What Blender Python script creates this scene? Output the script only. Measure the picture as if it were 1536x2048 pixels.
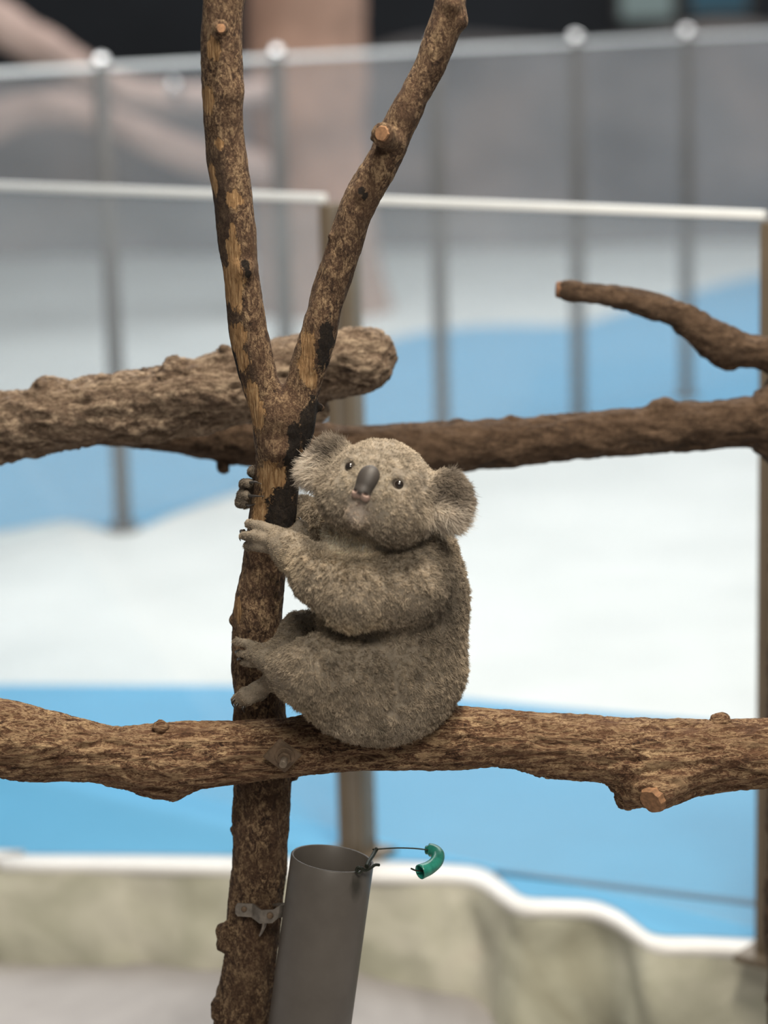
import bpy, bmesh, math
import numpy as np
from mathutils import Matrix, Vector

for o in list(bpy.data.objects):
    bpy.data.objects.remove(o, do_unlink=True)
scene = bpy.context.scene
COL = scene.collection
rng = np.random.default_rng(7)

# ------------------------------------------------------------------ camera
FPX, PITCH, ROLL = 4800.0, math.radians(12.2), math.radians(1.5)
CAM = np.array([0.0, 0.0, 1.94])
_F = np.array([0, math.cos(PITCH), -math.sin(PITCH)])
_R0 = np.array([1.0, 0, 0]); _U0 = np.array([0, math.sin(PITCH), math.cos(PITCH)])
CR = math.cos(ROLL) * _R0 - math.sin(ROLL) * _U0
CU = math.sin(ROLL) * _R0 + math.cos(ROLL) * _U0
cam_data = bpy.data.cameras.new('camera'); cam = bpy.data.objects.new('camera', cam_data)
COL.objects.link(cam)
M = Matrix.Identity(4)
for i in range(3):
    M[i][0], M[i][1], M[i][2], M[i][3] = CR[i], CU[i], -_F[i], CAM[i]
cam.matrix_world = M
cam_data.sensor_fit = 'VERTICAL'; cam_data.sensor_height = 24.0
cam_data.lens = FPX / 2048 * 24.0
cam_data.clip_start = 0.05; cam_data.clip_end = 200
cam_data.dof.use_dof = True
cam_data.dof.focus_distance = 3.34
cam_data.dof.aperture_fstop = 1.32
scene.camera = cam

# ------------------------------------------------------------------ world, lights, exposure
w = bpy.data.worlds.new('hall_ambient'); scene.world = w; w.use_nodes = True
w.node_tree.nodes['Background'].inputs[0].default_value = (1.0, 0.97, 0.93, 1)
w.node_tree.nodes['Background'].inputs[1].default_value = 0.17
def area(name, loc, target, sx, sy, power, col):
    d = bpy.data.lights.new(name, 'AREA'); d.shape = 'RECTANGLE'; d.size = sx; d.size_y = sy
    d.energy = power; d.color = col
    o = bpy.data.objects.new(name, d); COL.objects.link(o); o.location = loc
    o.rotation_euler = (Vector(target) - Vector(loc)).to_track_quat('-Z', 'Y').to_euler()
    return o
area('hall_ceiling_light_offscreen', (0.0, 7.6, 4.6), (0, 7.8, 0), 7.0, 3.0, 350, (0.97, 0.99, 1.0))
area('far_exhibit_ceiling_light_offscreen', (2.5, 13.5, 5.0), (2.5, 13.5, 0), 9.0, 4.0, 480, (0.95, 0.97, 1.0))
area('enclosure_ceiling_light_offscreen', (0.55, 2.85, 4.2), (0.0, 3.22, 1.2), 0.9, 0.6, 165, (1.0, 0.90, 0.76))
area('front_fill_light_offscreen', (0.5, -0.3, 4.2), (0.0, 3.2, 1.1), 1.6, 1.0, 140, (1.0, 0.93, 0.82))  # unseen fill added on the camera side to brighten the koala's front
vs = scene.view_settings
vs.view_transform = 'Standard'; vs.look = 'None'; vs.gamma = 1.0; vs.exposure = 0.0
vs.use_curve_mapping = False

# ------------------------------------------------------------------ helpers
def ray(px, py):
    return _F + (px - 768) / FPX * CR - (py - 1024) / FPX * CU
def at(px, py, Y):                       # pixel direction met with the upright plane y = Y
    d = ray(px, py); return CAM + d * ((Y - CAM[1]) / d[1])
def ground(px, py, z=0.0):               # pixel direction met with the level z
    d = ray(px, py); return CAM + d * ((z - CAM[2]) / d[2])
def ppm(p):                              # pixels per metre at a point
    return FPX / float(np.dot(np.asarray(p) - CAM, _F))

def tag(o, label=None, cat=None, group=None, kind=None):
    if label: o['label'] = label
    if cat: o['category'] = cat
    if group: o['group'] = group
    if kind: o['kind'] = kind
    return o
def empty(name, loc=(0, 0, 0)):
    o = bpy.data.objects.new(name, None); COL.objects.link(o); o.location = loc; o.empty_display_size = 0.05
    return o
def link(name, me, mat, parent=None):
    o = bpy.data.objects.new(name, me); COL.objects.link(o)
    if mat: me.materials.append(mat)
    if parent:
        o.parent = parent
        o.matrix_parent_inverse = Matrix.Translation(-parent.location)
    return o
def np_mesh(name, V, F, smooth=True):
    V = np.asarray(V, np.float32); F = np.asarray(F, np.int32)
    me = bpy.data.meshes.new(name)
    me.vertices.add(len(V)); me.vertices.foreach_set('co', V.ravel())
    n = F.shape[1]
    me.loops.add(F.size); me.loops.foreach_set('vertex_index', F.ravel())
    me.polygons.add(len(F)); me.polygons.foreach_set('loop_start', np.arange(0, F.size, n, dtype=np.int32))
    me.polygons.foreach_set('loop_total', np.full(len(F), n, np.int32))
    me.polygons.foreach_set('use_smooth', np.full(len(F), smooth, bool))
    me.update(calc_edges=True); me.validate()
    return me
def bm_mesh(name, bm, smooth=False):
    me = bpy.data.meshes.new(name); bmesh.ops.recalc_face_normals(bm, faces=bm.faces)
    bm.to_mesh(me); bm.free()
    if smooth:
        for p in me.polygons: p.use_smooth = True
    return me
def fattr(me, name, vals):
    a = me.attributes.new(name, 'FLOAT', 'POINT'); a.data.foreach_set('value', np.asarray(vals, np.float32))
def cattr(me, name, cols):
    a = me.attributes.new(name, 'FLOAT_COLOR', 'POINT')
    c = np.ones((len(cols), 4), np.float32); c[:, :3] = cols
    a.data.foreach_set('color', c.ravel())

# gradient noise on arrays of points
_perm = np.random.default_rng(3).permutation(256); _perm = np.concatenate([_perm, _perm, _perm])
_g = np.random.default_rng(4).normal(size=(256, 3)); _g /= np.linalg.norm(_g, axis=1)[:, None]
def pnoise(P):
    P = np.asarray(P, np.float64); i = np.floor(P).astype(np.int64); f = P - i
    u = f * f * f * (f * (f * 6 - 15) + 10); i &= 255
    out = np.zeros(len(P))
    for dx in (0, 1):
        for dy in (0, 1):
            for dz in (0, 1):
                h = _perm[_perm[_perm[i[:, 0] + dx] + i[:, 1] + dy] + i[:, 2] + dz]
                g = _g[h & 255]
                dd = g[:, 0] * (f[:, 0] - dx) + g[:, 1] * (f[:, 1] - dy) + g[:, 2] * (f[:, 2] - dz)
                wt = (u[:, 0] if dx else 1 - u[:, 0]) * (u[:, 1] if dy else 1 - u[:, 1]) * (u[:, 2] if dz else 1 - u[:, 2])
                out += wt * dd
    return out * 1.5
def fbm(P, octaves=3, off=0.0):
    P = np.asarray(P) + off; s = 0; a = 1.0
    for _ in range(octaves):
        s = s + a * pnoise(P); P = P * 2.03 + 17.1; a *= 0.5
    return s
def vec_noise(P):
    return np.stack([pnoise(P), pnoise(P + 31.7), pnoise(P + 77.3)], 1)

# signed distance field on a dense grid, meshed with surface nets
class Field:
    def __init__(s, lo, hi, h):
        s.lo = np.asarray(lo, float); s.h = h
        s.n = np.ceil((np.asarray(hi, float) - s.lo) / h).astype(int) + 1
        s.D = np.full(s.n, 1.0, np.float32)
        s.ax = [s.lo[k] + h * np.arange(s.n[k]) for k in range(3)]
    def sub(s, lo, hi):
        a = np.clip(np.floor((lo - s.lo) / s.h).astype(int), 0, s.n - 1)
        b = np.clip(np.ceil((hi - s.lo) / s.h).astype(int) + 1, 1, s.n)
        if np.any(b <= a): return None, None
        sl = tuple(slice(a[k], b[k]) for k in range(3))
        X, Y, Z = np.meshgrid(*[s.ax[k][sl[k]] for k in range(3)], indexing='ij')
        return sl, (X, Y, Z)
    def put(s, sl, d, k, op):
        A = s.D[sl]
        if op == 'sub':
            d = -d
            if k <= 0: s.D[sl] = np.maximum(A, d)
            else:
                q = np.maximum(k - np.abs(A - d), 0) / k; s.D[sl] = np.maximum(A, d) + q * q * k / 4
        else:
            if k <= 0: s.D[sl] = np.minimum(A, d)
            else:
                q = np.maximum(k - np.abs(A - d), 0) / k; s.D[sl] = np.minimum(A, d) - q * q * k / 4
    def cone(s, a, b, ra, rb, k=0.0, op='add', cut=None):
        a = np.asarray(a, float); b = np.asarray(b, float); m = k + 4 * s.h
        lo = np.minimum(a - ra, b - rb) - m; hi = np.maximum(a + ra, b + rb) + m
        sl, G = s.sub(lo, hi)
        if sl is None: return
        ab = b - a; L2 = max(float(ab @ ab), 1e-12)
        t = ((G[0] - a[0]) * ab[0] + (G[1] - a[1]) * ab[1] + (G[2] - a[2]) * ab[2]) / L2
        t = np.clip(t, 0, 1)
        d = np.sqrt((G[0] - a[0] - t * ab[0]) ** 2 + (G[1] - a[1] - t * ab[1]) ** 2 + (G[2] - a[2] - t * ab[2]) ** 2) - (ra + (rb - ra) * t)
        if cut is not None:
            p, n = cut; d = np.maximum(d, (G[0] - p[0]) * n[0] + (G[1] - p[1]) * n[1] + (G[2] - p[2]) * n[2])
        s.put(sl, d, k, op)
    def ell(s, c, r, axes=None, k=0.0, op='add'):
        c = np.asarray(c, float); r = np.asarray(r, float)
        A = np.eye(3) if axes is None else np.asarray(axes, float)   # rows: local axes
        R = float(r.max()) + k + 4 * s.h
        sl, G = s.sub(c - R, c + R)
        if sl is None: return
        q = [G[0] - c[0], G[1] - c[1], G[2] - c[2]]
        l = [A[i, 0] * q[0] + A[i, 1] * q[1] + A[i, 2] * q[2] for i in range(3)]
        k0 = np.sqrt(sum((l[i] / r[i]) ** 2 for i in range(3)))
        k1 = np.sqrt(sum((l[i] / r[i] ** 2) ** 2 for i in range(3))) + 1e-9
        d = np.where(k0 < 1e-4, -float(r.min()), k0 * (k0 - 1) / k1)
        s.put(sl, d, k, op)
    def merge(s, other, k):
        s.put(tuple(slice(None) for _ in range(3)), other.D, k, 'add')
    def mesh(s):
        D = s.D; neg = D < 0
        n = s.n; c = np.zeros(n - 1, np.uint8)
        for dx in (0, 1):
            for dy in (0, 1):
                for dz in (0, 1):
                    c += neg[dx:n[0] - 1 + dx, dy:n[1] - 1 + dy, dz:n[2] - 1 + dz]
        act = np.argwhere((c > 0) & (c < 8))
        idx = np.full(n - 1, -1, np.int32); idx[act[:, 0], act[:, 1], act[:, 2]] = np.arange(len(act))
        acc = np.zeros((len(act), 3)); cnt = np.zeros(len(act))
        for axis in range(3):
            o1, o2 = [k for k in range(3) if k != axis]
            for p in (0, 1):
                for q in (0, 1):
                    A = act.copy(); A[:, o1] += p; A[:, o2] += q
                    B = A.copy(); B[:, axis] += 1
                    da = D[A[:, 0], A[:, 1], A[:, 2]]; db = D[B[:, 0], B[:, 1], B[:, 2]]
                    m = (da < 0) != (db < 0)
                    t = np.where(m, da / np.where(m, da - db, 1), 0)
                    pos = A.astype(float); pos[:, axis] += t
                    acc += pos * m[:, None]; cnt += m
        V = s.lo + s.h * acc / cnt[:, None]
        quads = []
        for axis in range(3):
            o1, o2 = [(1, 2), (2, 0), (0, 1)][axis]
            a = [slice(None)] * 3; b = [slice(None)] * 3
            a[axis] = slice(0, n[axis] - 1); b[axis] = slice(1, n[axis])
            na, nb = neg[tuple(a)], neg[tuple(b)]
            E = np.argwhere(na != nb)
            E = E[(E[:, o1] > 0) & (E[:, o2] > 0) & (E[:, o1] < n[o1] - 1) & (E[:, o2] < n[o2] - 1)]
            flip = na[E[:, 0], E[:, 1], E[:, 2]]
            def cell(p, q):
                C = E.copy(); C[:, o1] -= p; C[:, o2] -= q
                return idx[C[:, 0], C[:, 1], C[:, 2]]
            Q = np.stack([cell(1, 1), cell(0, 1), cell(0, 0), cell(1, 0)], 1)
            Q[~flip] = Q[~flip][:, ::-1]
            quads.append(Q)
        return V, np.concatenate(quads)
def normals_of(V, F):
    fn = np.cross(V[F[:, 2]] - V[F[:, 0]], V[F[:, 3]] - V[F[:, 1]])
    N = np.zeros_like(V)
    for k in range(4): np.add.at(N, F[:, k], fn)
    return N / (np.linalg.norm(N, axis=1)[:, None] + 1e-12)
def relax(V, F, it=2, lam=0.5):
    for _ in range(it):
        S = np.zeros_like(V); C = np.zeros(len(V))
        for a, b in ((0, 1), (1, 2), (2, 3), (3, 0)):
            np.add.at(S, F[:, a], V[F[:, b]]); np.add.at(S, F[:, b], V[F[:, a]])
            np.add.at(C, F[:, a], 1); np.add.at(C, F[:, b], 1)
        V = V + lam * (S / C[:, None] - V)
    return V
def spline(P, n):                           # Catmull-Rom through rows of P
    P = np.asarray(P, float); Q = np.vstack([2 * P[0] - P[1], P, 2 * P[-1] - P[-2]]); out = []
    for i in range(len(P) - 1):
        p0, p1, p2, p3 = Q[i:i + 4]
        for t in np.linspace(0, 1, n, endpoint=False):
            out.append(0.5 * (2 * p1 + (p2 - p0) * t + (2 * p0 - 5 * p1 + 4 * p2 - p3) * t * t + (3 * p1 - p0 - 3 * p2 + p3) * t ** 3))
    out.append(P[-1]); return np.array(out)
def px_chain(pts, Y, n=5, squash=1.0):      # [(px, py, half width px[, dY])] -> centres, radii
    R = []
    for q in pts:
        p = at(q[0], q[1], Y + (q[3] if len(q) > 3 else 0)); R.append([*p, q[2] / ppm(p) * squash])
    S = spline(R, n); return S[:, :3], S[:, 3]
def add_chain(f, C, R, k=0.0):
    for i in range(len(C) - 1): f.cone(C[i], C[i + 1], R[i], R[i + 1], k)
def tube_mesh(name, path, r, seg=10, caps=True):
    P = np.asarray(path, float); n = len(P); rr = np.full(n, r) if np.isscalar(r) else np.asarray(r)
    T = np.gradient(P, axis=0); T /= np.linalg.norm(T, axis=1)[:, None]
    u = np.cross(T[0], [0.3, 0.5, 0.81]); u /= np.linalg.norm(u); V = []
    for i in range(n):
        u = u - T[i] * (u @ T[i]); u /= np.linalg.norm(u); v = np.cross(T[i], u)
        for j in range(seg):
            a = 2 * math.pi * j / seg; V.append(P[i] + rr[i] * (math.cos(a) * u + math.sin(a) * v))
    F = [(i * seg + j, i * seg + (j + 1) % seg, (i + 1) * seg + (j + 1) % seg, (i + 1) * seg + j) for i in range(n - 1) for j in range(seg)]
    me = bpy.data.meshes.new(name)
    if caps:
        F += [tuple(range(seg - 1, -1, -1)), tuple((n - 1) * seg + j for j in range(seg))]
    me.from_pydata([tuple(q) for q in V], [], F)
    for p in me.polygons: p.use_smooth = len(p.vertices) == 4
    return me
def box_bm(bm, c, s, rot=None):
    m = Matrix.Translation(c) @ (rot.to_4x4() if rot else Matrix.Identity(4)) @ Matrix.Diagonal((*s, 1))
    return bmesh.ops.create_cube(bm, size=1.0, matrix=m)['verts']
def box_mesh(name, c, s, rot=None, bevel=0.0):
    bm = bmesh.new(); box_bm(bm, c, s, rot)
    if bevel: bmesh.ops.bevel(bm, geom=bm.edges[:], offset=bevel, segments=2, affect='EDGES')
    return bm_mesh(name, bm)

# ------------------------------------------------------------------ materials
class N:
    def __init__(s, name):
        s.m = bpy.data.materials.new(name); s.m.use_nodes = True; s.t = s.m.node_tree
        s.b = s.t.nodes['Principled BSDF']; s.out = s.t.nodes['Material Output']
        s._co = None
    def n(s, kind, **kw):
        q = s.t.nodes.new(kind)
        for a, v in kw.items(): setattr(q, a, v)
        return q
    def l(s, a, b): s.t.links.new(a, b)
    def co(s, scale=(1, 1, 1), rot=(0, 0, 0)):
        if s._co is None: s._co = s.n('ShaderNodeTexCoord')
        mp = s.n('ShaderNodeMapping'); mp.inputs['Scale'].default_value = scale; mp.inputs['Rotation'].default_value = rot
        s.l(s._co.outputs['Object'], mp.inputs[0]); return mp.outputs[0]
    def noise(s, vec, scale, detail=6, rough=0.6, dist=0.0):
        q = s.n('ShaderNodeTexNoise'); q.inputs['Scale'].default_value = scale; q.inputs['Detail'].default_value = detail
        q.inputs['Roughness'].default_value = rough; q.inputs['Distortion'].default_value = dist
        s.l(vec, q.inputs['Vector']); return q.outputs['Fac']
    def vor(s, vec, scale, feature='DISTANCE_TO_EDGE'):
        q = s.n('ShaderNodeTexVoronoi', feature=feature); q.inputs['Scale'].default_value = scale
        s.l(vec, q.inputs['Vector']); return q.outputs['Distance']
    def ramp(s, fac, stops):
        q = s.n('ShaderNodeValToRGB'); cr = q.color_ramp
        while len(cr.elements) < len(stops): cr.elements.new(0.5)
        for e, (p, c) in zip(cr.elements, stops):
            e.position = p; e.color = (*c, 1) if len(c) == 3 else c
        s.l(fac, q.inputs[0]); return q.outputs[0]
    def mix(s, fac, a, b, mode='MIX'):
        q = s.n('ShaderNodeMix', data_type='RGBA', blend_type=mode)
        for sock, v in ((q.inputs[0], fac), (q.inputs[6], a), (q.inputs[7], b)):
            if isinstance(v, (int, float)): sock.default_value = v
            elif isinstance(v, tuple): sock.default_value = (*v, 1)
            else: s.l(v, sock)
        return q.outputs[2]
    def math(s, op, a, b=0.0, clamp=False):
        q = s.n('ShaderNodeMath', operation=op, use_clamp=clamp)
        for sock, v in ((q.inputs[0], a), (q.inputs[1], b)):
            if isinstance(v, (int, float)): sock.default_value = v
            else: s.l(v, sock)
        return q.outputs[0]
    def attr(s, name, out='Fac'):
        q = s.n('ShaderNodeAttribute'); q.attribute_name = name; return q.outputs[out]
    def bump(s, h, strength=0.5, dist=0.01):
        q = s.n('ShaderNodeBump'); q.inputs['Strength'].default_value = strength; q.inputs['Distance'].default_value = dist
        s.l(h, q.inputs['Height']); s.l(q.outputs[0], s.b.inputs['Normal'])
    def base(s, c, rough=0.7, metal=0.0, spec=0.5):
        if isinstance(c, tuple): s.b.inputs['Base Color'].default_value = (*c, 1)
        else: s.l(c, s.b.inputs['Base Color'])
        s.b.inputs['Roughness'].default_value = rough; s.b.inputs['Metallic'].default_value = metal
        s.b.inputs['Specular IOR Level'].default_value = spec
        return s.m
def plain(name, c, rough=0.6, metal=0.0, var=0.12, scale=30.0, spec=0.5):
    q = N(name); f = q.noise(q.co(), scale, 4)
    col = q.ramp(f, [(0.3, tuple(x * (1 - var) for x in c)), (0.7, tuple(min(1, x * (1 + var)) for x in c))])
    return q.base(col, rough, metal, spec)

def bark(name, grain, dark, mid, light, peel=None, fine=1.0, peel_attr=False, ridge=0.0):
    """grain: stretch of the coordinates along the limb"""
    q = N(name)
    v = q.co(grain)
    big = q.noise(v, 26 * fine, 5, 0.6, 0.4)
    med = q.noise(v, 95 * fine, 8, 0.72, 1.2)
    fin = q.noise(q.co(tuple(1 - (1 - g) * 0.5 for g in grain)), 330 * fine, 6, 0.75, 0.8)
    crack = q.vor(v, 70 * fine)
    ck = q.ramp(crack, [(0.0, (0, 0, 0)), (0.09, (1, 1, 1))])
    h = q.math('ADD', q.math('MULTIPLY', med, 0.55), q.math('MULTIPLY', fin, 0.45))
    c0 = q.ramp(h, [(0.40, dark), (0.49, mid), (0.585, light)])
    c1 = q.mix(q.math('MULTIPLY', q.ramp(big, [(0.4, (0, 0, 0)), (0.62, (1, 1, 1))]), 0.55), c0, mid)
    col = c1
    rid = q.noise(q.co(tuple(g * 0.55 if g < 1 else 1 for g in grain)), 46 * fine, 4, 0.55, 2.2)
    rd = q.math('ABSOLUTE', q.math('SUBTRACT', rid, 0.5))
    col = q.mix(q.math('MULTIPLY', q.ramp(rd, [(0.0, (1, 1, 1)), (0.035, (0, 0, 0))]), ridge), col, q.mix(0.35, light, mid))
    hh = q.math('ADD', h, q.math('MULTIPLY', ck, 0.10))
    hh = q.math('SUBTRACT', hh, q.math('MULTIPLY', q.math('MINIMUM', rd, 0.12), 2.2 * ridge))
    if peel_attr:
        fib = q.noise(q.co((1, 1, 0.07)), 420, 5, 0.7, 0.3)
        pc = q.ramp(fib, [(0.3, (0.085, 0.045, 0.020)), (0.5, (0.27, 0.155, 0.070)), (0.68, (0.50, 0.34, 0.18))])
        edge = q.math('ADD', q.attr('peel'), q.math('MULTIPLY', q.math('SUBTRACT', q.noise(q.co((1, 1, 0.45)), 80, 6, 0.75), 0.5), 2.4))
        pm = q.ramp(edge, [(0.10, (0, 0, 0)), (0.17, (1, 1, 1))])
        dk = q.math('ADD', q.attr('dark'), q.math('MULTIPLY', q.math('SUBTRACT', q.noise(q.co(), 60, 6, 0.75), 0.5), 2.2))
        dm = q.ramp(dk, [(0.10, (0, 0, 0)), (0.2, (1, 1, 1))])
        tone = q.attr('tone')
        col = q.mix(tone, col, q.mix(0.8, col, q.mix(fin, (0.014, 0.009, 0.007), (0.075, 0.048, 0.034))))
        pm = q.math('MULTIPLY', pm, q.math('SUBTRACT', 1.0, dm))
        col = q.mix(q.math('MULTIPLY', dm, 0.92), col, (0.010, 0.008, 0.007))
        col = q.mix(pm, col, pc)
        hh = q.math('ADD', q.math('MULTIPLY', hh, q.math('SUBTRACT', 1.0, q.math('MULTIPLY', pm, 0.75))), q.math('MULTIPLY', q.math('MULTIPLY', fib, pm), 0.25))
        hh = q.math('SUBTRACT', hh, q.math('MULTIPLY', pm, 0.25))
    q.bump(hh, 1.0, 0.010)
    return q.base(col, 0.85, 0, 0.25)

MAT = {}
MAT['trunk'] = bark('trunk_bark', (1, 1, 0.55), (0.018, 0.011, 0.008), (0.120, 0.068, 0.040), (0.46, 0.32, 0.185), peel_attr=True)
MAT['log'] = bark('log_bark', (0.30, 1, 1), (0.018, 0.009, 0.005), (0.165, 0.084, 0.046), (0.60, 0.42, 0.24), fine=0.8, ridge=0.75)
MAT['backlog'] = bark('weathered_log_bark', (0.35, 1, 1), (0.035, 0.024, 0.017), (0.17, 0.115, 0.078), (0.52, 0.40, 0.28), fine=0.55, ridge=0.5)
MAT['backlog2'] = bark('dark_log_bark', (0.35, 1, 1), (0.018, 0.011, 0.007), (0.085, 0.052, 0.031), (0.19, 0.125, 0.08), fine=0.55)
MAT['cut'] = plain('cut_wood', (0.36, 0.20, 0.085), 0.8, var=0.35, scale=160)
MAT['cut_dark'] = plain('cut_wood_brown', (0.16, 0.075, 0.035), 0.8, var=0.35, scale=160)
MAT['cut_mid'] = plain('cut_wood_aged', (0.24, 0.125, 0.06), 0.8, var=0.4, scale=160)
MAT['cavity'] = plain('knot_cavity', (0.012, 0.009, 0.007), 0.95)
MAT['steel'] = plain('weathered_steel', (0.24, 0.215, 0.185), 0.45, 0.8, 0.25, 120)
MAT['rust_steel'] = plain('rusty_plate', (0.14, 0.095, 0.06), 0.7, 0.3, 0.35, 90)
MAT['post_brown'] = plain('bronze_post_paint', (0.17, 0.135, 0.095), 0.45, 0.2, 0.1, 12)
MAT['post_web'] = plain('grey_post_web', (0.30, 0.27, 0.23), 0.45, 0.3, 0.1, 12)
MAT['post_grey'] = plain('grey_steel_post', (0.085, 0.08, 0.076), 0.65, 0.0, 0.1, 12)
MAT['cap'] = plain('polished_cap', (0.85, 0.84, 0.82), 0.12, 1.0, 0.02, 12)
MAT['edge'] = plain('polished_glass_edge', (0.80, 0.83, 0.84), 0.3, 0.0, 0.03, 8)
MAT['bolt_metal'] = plain('dull_bolt', (0.20, 0.16, 0.12), 0.6, 0.5, 0.3, 200)
MAT['wire'] = plain('dark_wire', (0.03, 0.035, 0.025), 0.5, 0.6)
def glass(name, film, film_col, tint=(0.97, 0.985, 0.985), grad=None):
    q = N(name); q.t.nodes.remove(q.b)
    tr = q.n('ShaderNodeBsdfTransparent'); tr.inputs[0].default_value = (*tint, 1)
    gl = q.n('ShaderNodeBsdfGlossy'); gl.inputs['Roughness'].default_value = 0.02
    fr = q.n('ShaderNodeFresnel'); fr.inputs[0].default_value = 1.45
    geo = q.n('ShaderNodeNewGeometry')          # only the entry face mirrors
    ff = q.math('MULTIPLY', fr.outputs[0], q.math('SUBTRACT', 1.0, geo.outputs['Backfacing']))
    m1 = q.n('ShaderNodeMixShader'); q.l(ff, m1.inputs[0]); q.l(tr.outputs[0], m1.inputs[1]); q.l(gl.outputs[0], m1.inputs[2])
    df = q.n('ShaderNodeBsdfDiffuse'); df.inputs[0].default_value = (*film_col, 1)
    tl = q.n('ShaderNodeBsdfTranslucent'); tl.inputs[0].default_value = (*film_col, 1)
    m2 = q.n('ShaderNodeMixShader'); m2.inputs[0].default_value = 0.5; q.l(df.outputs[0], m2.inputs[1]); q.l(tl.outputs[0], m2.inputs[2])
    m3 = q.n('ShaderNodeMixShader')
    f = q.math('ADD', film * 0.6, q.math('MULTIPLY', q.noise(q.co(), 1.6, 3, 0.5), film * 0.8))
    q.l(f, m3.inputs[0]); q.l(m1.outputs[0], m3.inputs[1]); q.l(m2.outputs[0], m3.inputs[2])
    q.l(m3.outputs[0], q.out.inputs[0]); return q.m
MAT['glass_near'] = glass('pale_film_glass', 0.08, (0.8, 0.82, 0.85))  # pale, slightly blotchy film over the clear pane
MAT['glass_far'] = glass('glare_film_glass', 0.095, (0.75, 0.76, 0.80))  # diffuse film stands in for glare reflected by the far panes

# ------------------------------------------------------------------ setting: floors, kerb, ledge, far walls
ZE = -0.22                                                # enclosure floor level
kerb_back = [(-420, 1708), (0, 1711), (300, 1712), (560, 1716), (760, 1724), (880, 1729), (950, 1735), (985, 1748), (1015, 1772), (1050, 1796), (1110, 1800), (1185, 1804), (1235, 1822), (1275, 1850), (1312, 1872), (1400, 1876), (1500, 1880), (1680, 1890), (2000, 1915)]
kerb_front = [(-420, 1731), (0, 1735), (300, 1738), (560, 1746), (760, 1757), (870, 1758), (932, 1762), (968, 1776), (1000, 1800), (1040, 1820), (1110, 1822), (1180, 1826), (1228, 1845), (1268, 1874), (1310, 1897), (1400, 1900), (1500, 1905), (1680, 1915), (2000, 1940)]
def extend(P): return [P[0] + np.array([-5.2, 0.05, 0])] + list(P) + [P[-1] + np.array([4.5, -1.2, 0])]
KB = spline(extend([ground(x, y) for x, y in kerb_back]), 4)
KF = spline(extend([ground(x, y) for x, y in kerb_front]), 4)
q = N('white_floor'); f1 = q.noise(q.co(), 1.3, 5, 0.6)
m_floor = q.base(q.ramp(f1, [(0.3, (0.57, 0.585, 0.57)), (0.7, (0.69, 0.70, 0.68))]), 0.45, 0, 0.4)
m_blue = plain('blue_floor_paint', (0.085, 0.315, 0.51), 0.55, 0, 0.05, 2.0, 0.3)
FAR = 21.0
pts = [tuple(p) for p in KB]
me = bpy.data.meshes.new('floor')
poly = pts + [(14, KB[-1][1], 0), (14, FAR, 0), (-14, FAR, 0), (-14, KB[0][1], 0)]
me.from_pydata([(p[0], p[1], -0.002) for p in poly], [], [tuple(range(len(poly)))])
floor = tag(link('floor', me, m_floor), kind='structure')
def sheet(name, px_top, px_bottom, z, mat, parent, n=6):
    A = spline([ground(x, y, z) for x, y in px_top], n); B = spline([ground(x, y, z) for x, y in px_bottom], n)
    V = [tuple(p) for p in A] + [tuple(p) for p in B[::-1]]
    me = bpy.data.meshes.new(name); me.from_pydata(V, [], [tuple(range(len(V)))])
    o = link(name, me, mat, parent); return o
b1 = sheet('painted_wave', [(-420, 1366), (0, 1369), (460, 1371), (700, 1380), (890, 1393), (1160, 1419), (1536, 1452), (1900, 1490)],
           kerb_back[:1] + kerb_back[1:-1:2] + kerb_back[-1:], 0.003, m_blue, floor)
# near wave: follow the kerb exactly so that no strip of bare floor shows
V = [tuple(ground(x, y, 0.003)) for x, y in [(-4000, 1340), (-420, 1366), (0, 1369), (460, 1371), (700, 1380), (890, 1393), (1160, 1419), (1536, 1452), (2000, 1500), (4500, 1800)]] + [(p[0], p[1] + 0.004, 0.003) for p in KB[::-1]]
me = bpy.data.meshes.new('painted_wave'); me.from_pydata(V, [], [tuple(range(len(V)))]); me.materials.append(m_blue); b1.data = me
sheet('painted_wave', [(-500, 900), (-200, 880), (0, 868), (250, 830), (500, 770), (770, 682), (900, 657), (1020, 651), (1150, 650), (1250, 622), (1400, 580), (1536, 548), (1900, 500)],
      [(-500, 1070), (-200, 1080), (0, 1062), (130, 1042), (250, 1062), (350, 1026), (450, 992), (600, 955), (880, 905), (1150, 880), (1400, 860), (1536, 850), (1900, 830)], 0.003, m_blue, floor)
m_slot = plain('dark_floor_slot', (0.03, 0.10, 0.17), 0.6)
V = [tuple(ground(x, y, 0.006)) for x, y in [(990, 1738), (1700, 1823), (1700, 1833), (990, 1746)]]
V += [(x, y, 0.001) for x, y, z in V]
me = bpy.data.meshes.new('floor_joint'); me.from_pydata(V, [], [(3, 2, 1, 0), (4, 5, 6, 7), (0, 1, 5, 4), (1, 2, 6, 5), (2, 3, 7, 6), (3, 0, 4, 7)]); link('floor_joint', me, m_slot, floor)

# enclosure floor
q = N('enclosure_concrete'); f1 = q.noise(q.co(), 2.2, 6, 0.6, 0.5)
m_ground = q.base(q.ramp(f1, [(0.3, (0.26, 0.245, 0.24)), (0.55, (0.36, 0.34, 0.335)), (0.75, (0.40, 0.39, 0.35))]), 0.8)
me = bpy.data.meshes.new('floor_ground'); xs = [-6, -0.1, 0.15, 0.5, 0.8, 6]; zs = [ZE, ZE, ZE - .03, ZE - .16, ZE - .2, ZE - .2]
me.from_pydata([(x, y, z) for y in (-1.2, 5.62) for x, z in zip(xs, zs)], [], [(i, i + 1, i + 7, i + 6) for i in range(5)])
tag(link('floor', me, m_ground), kind='structure')
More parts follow.
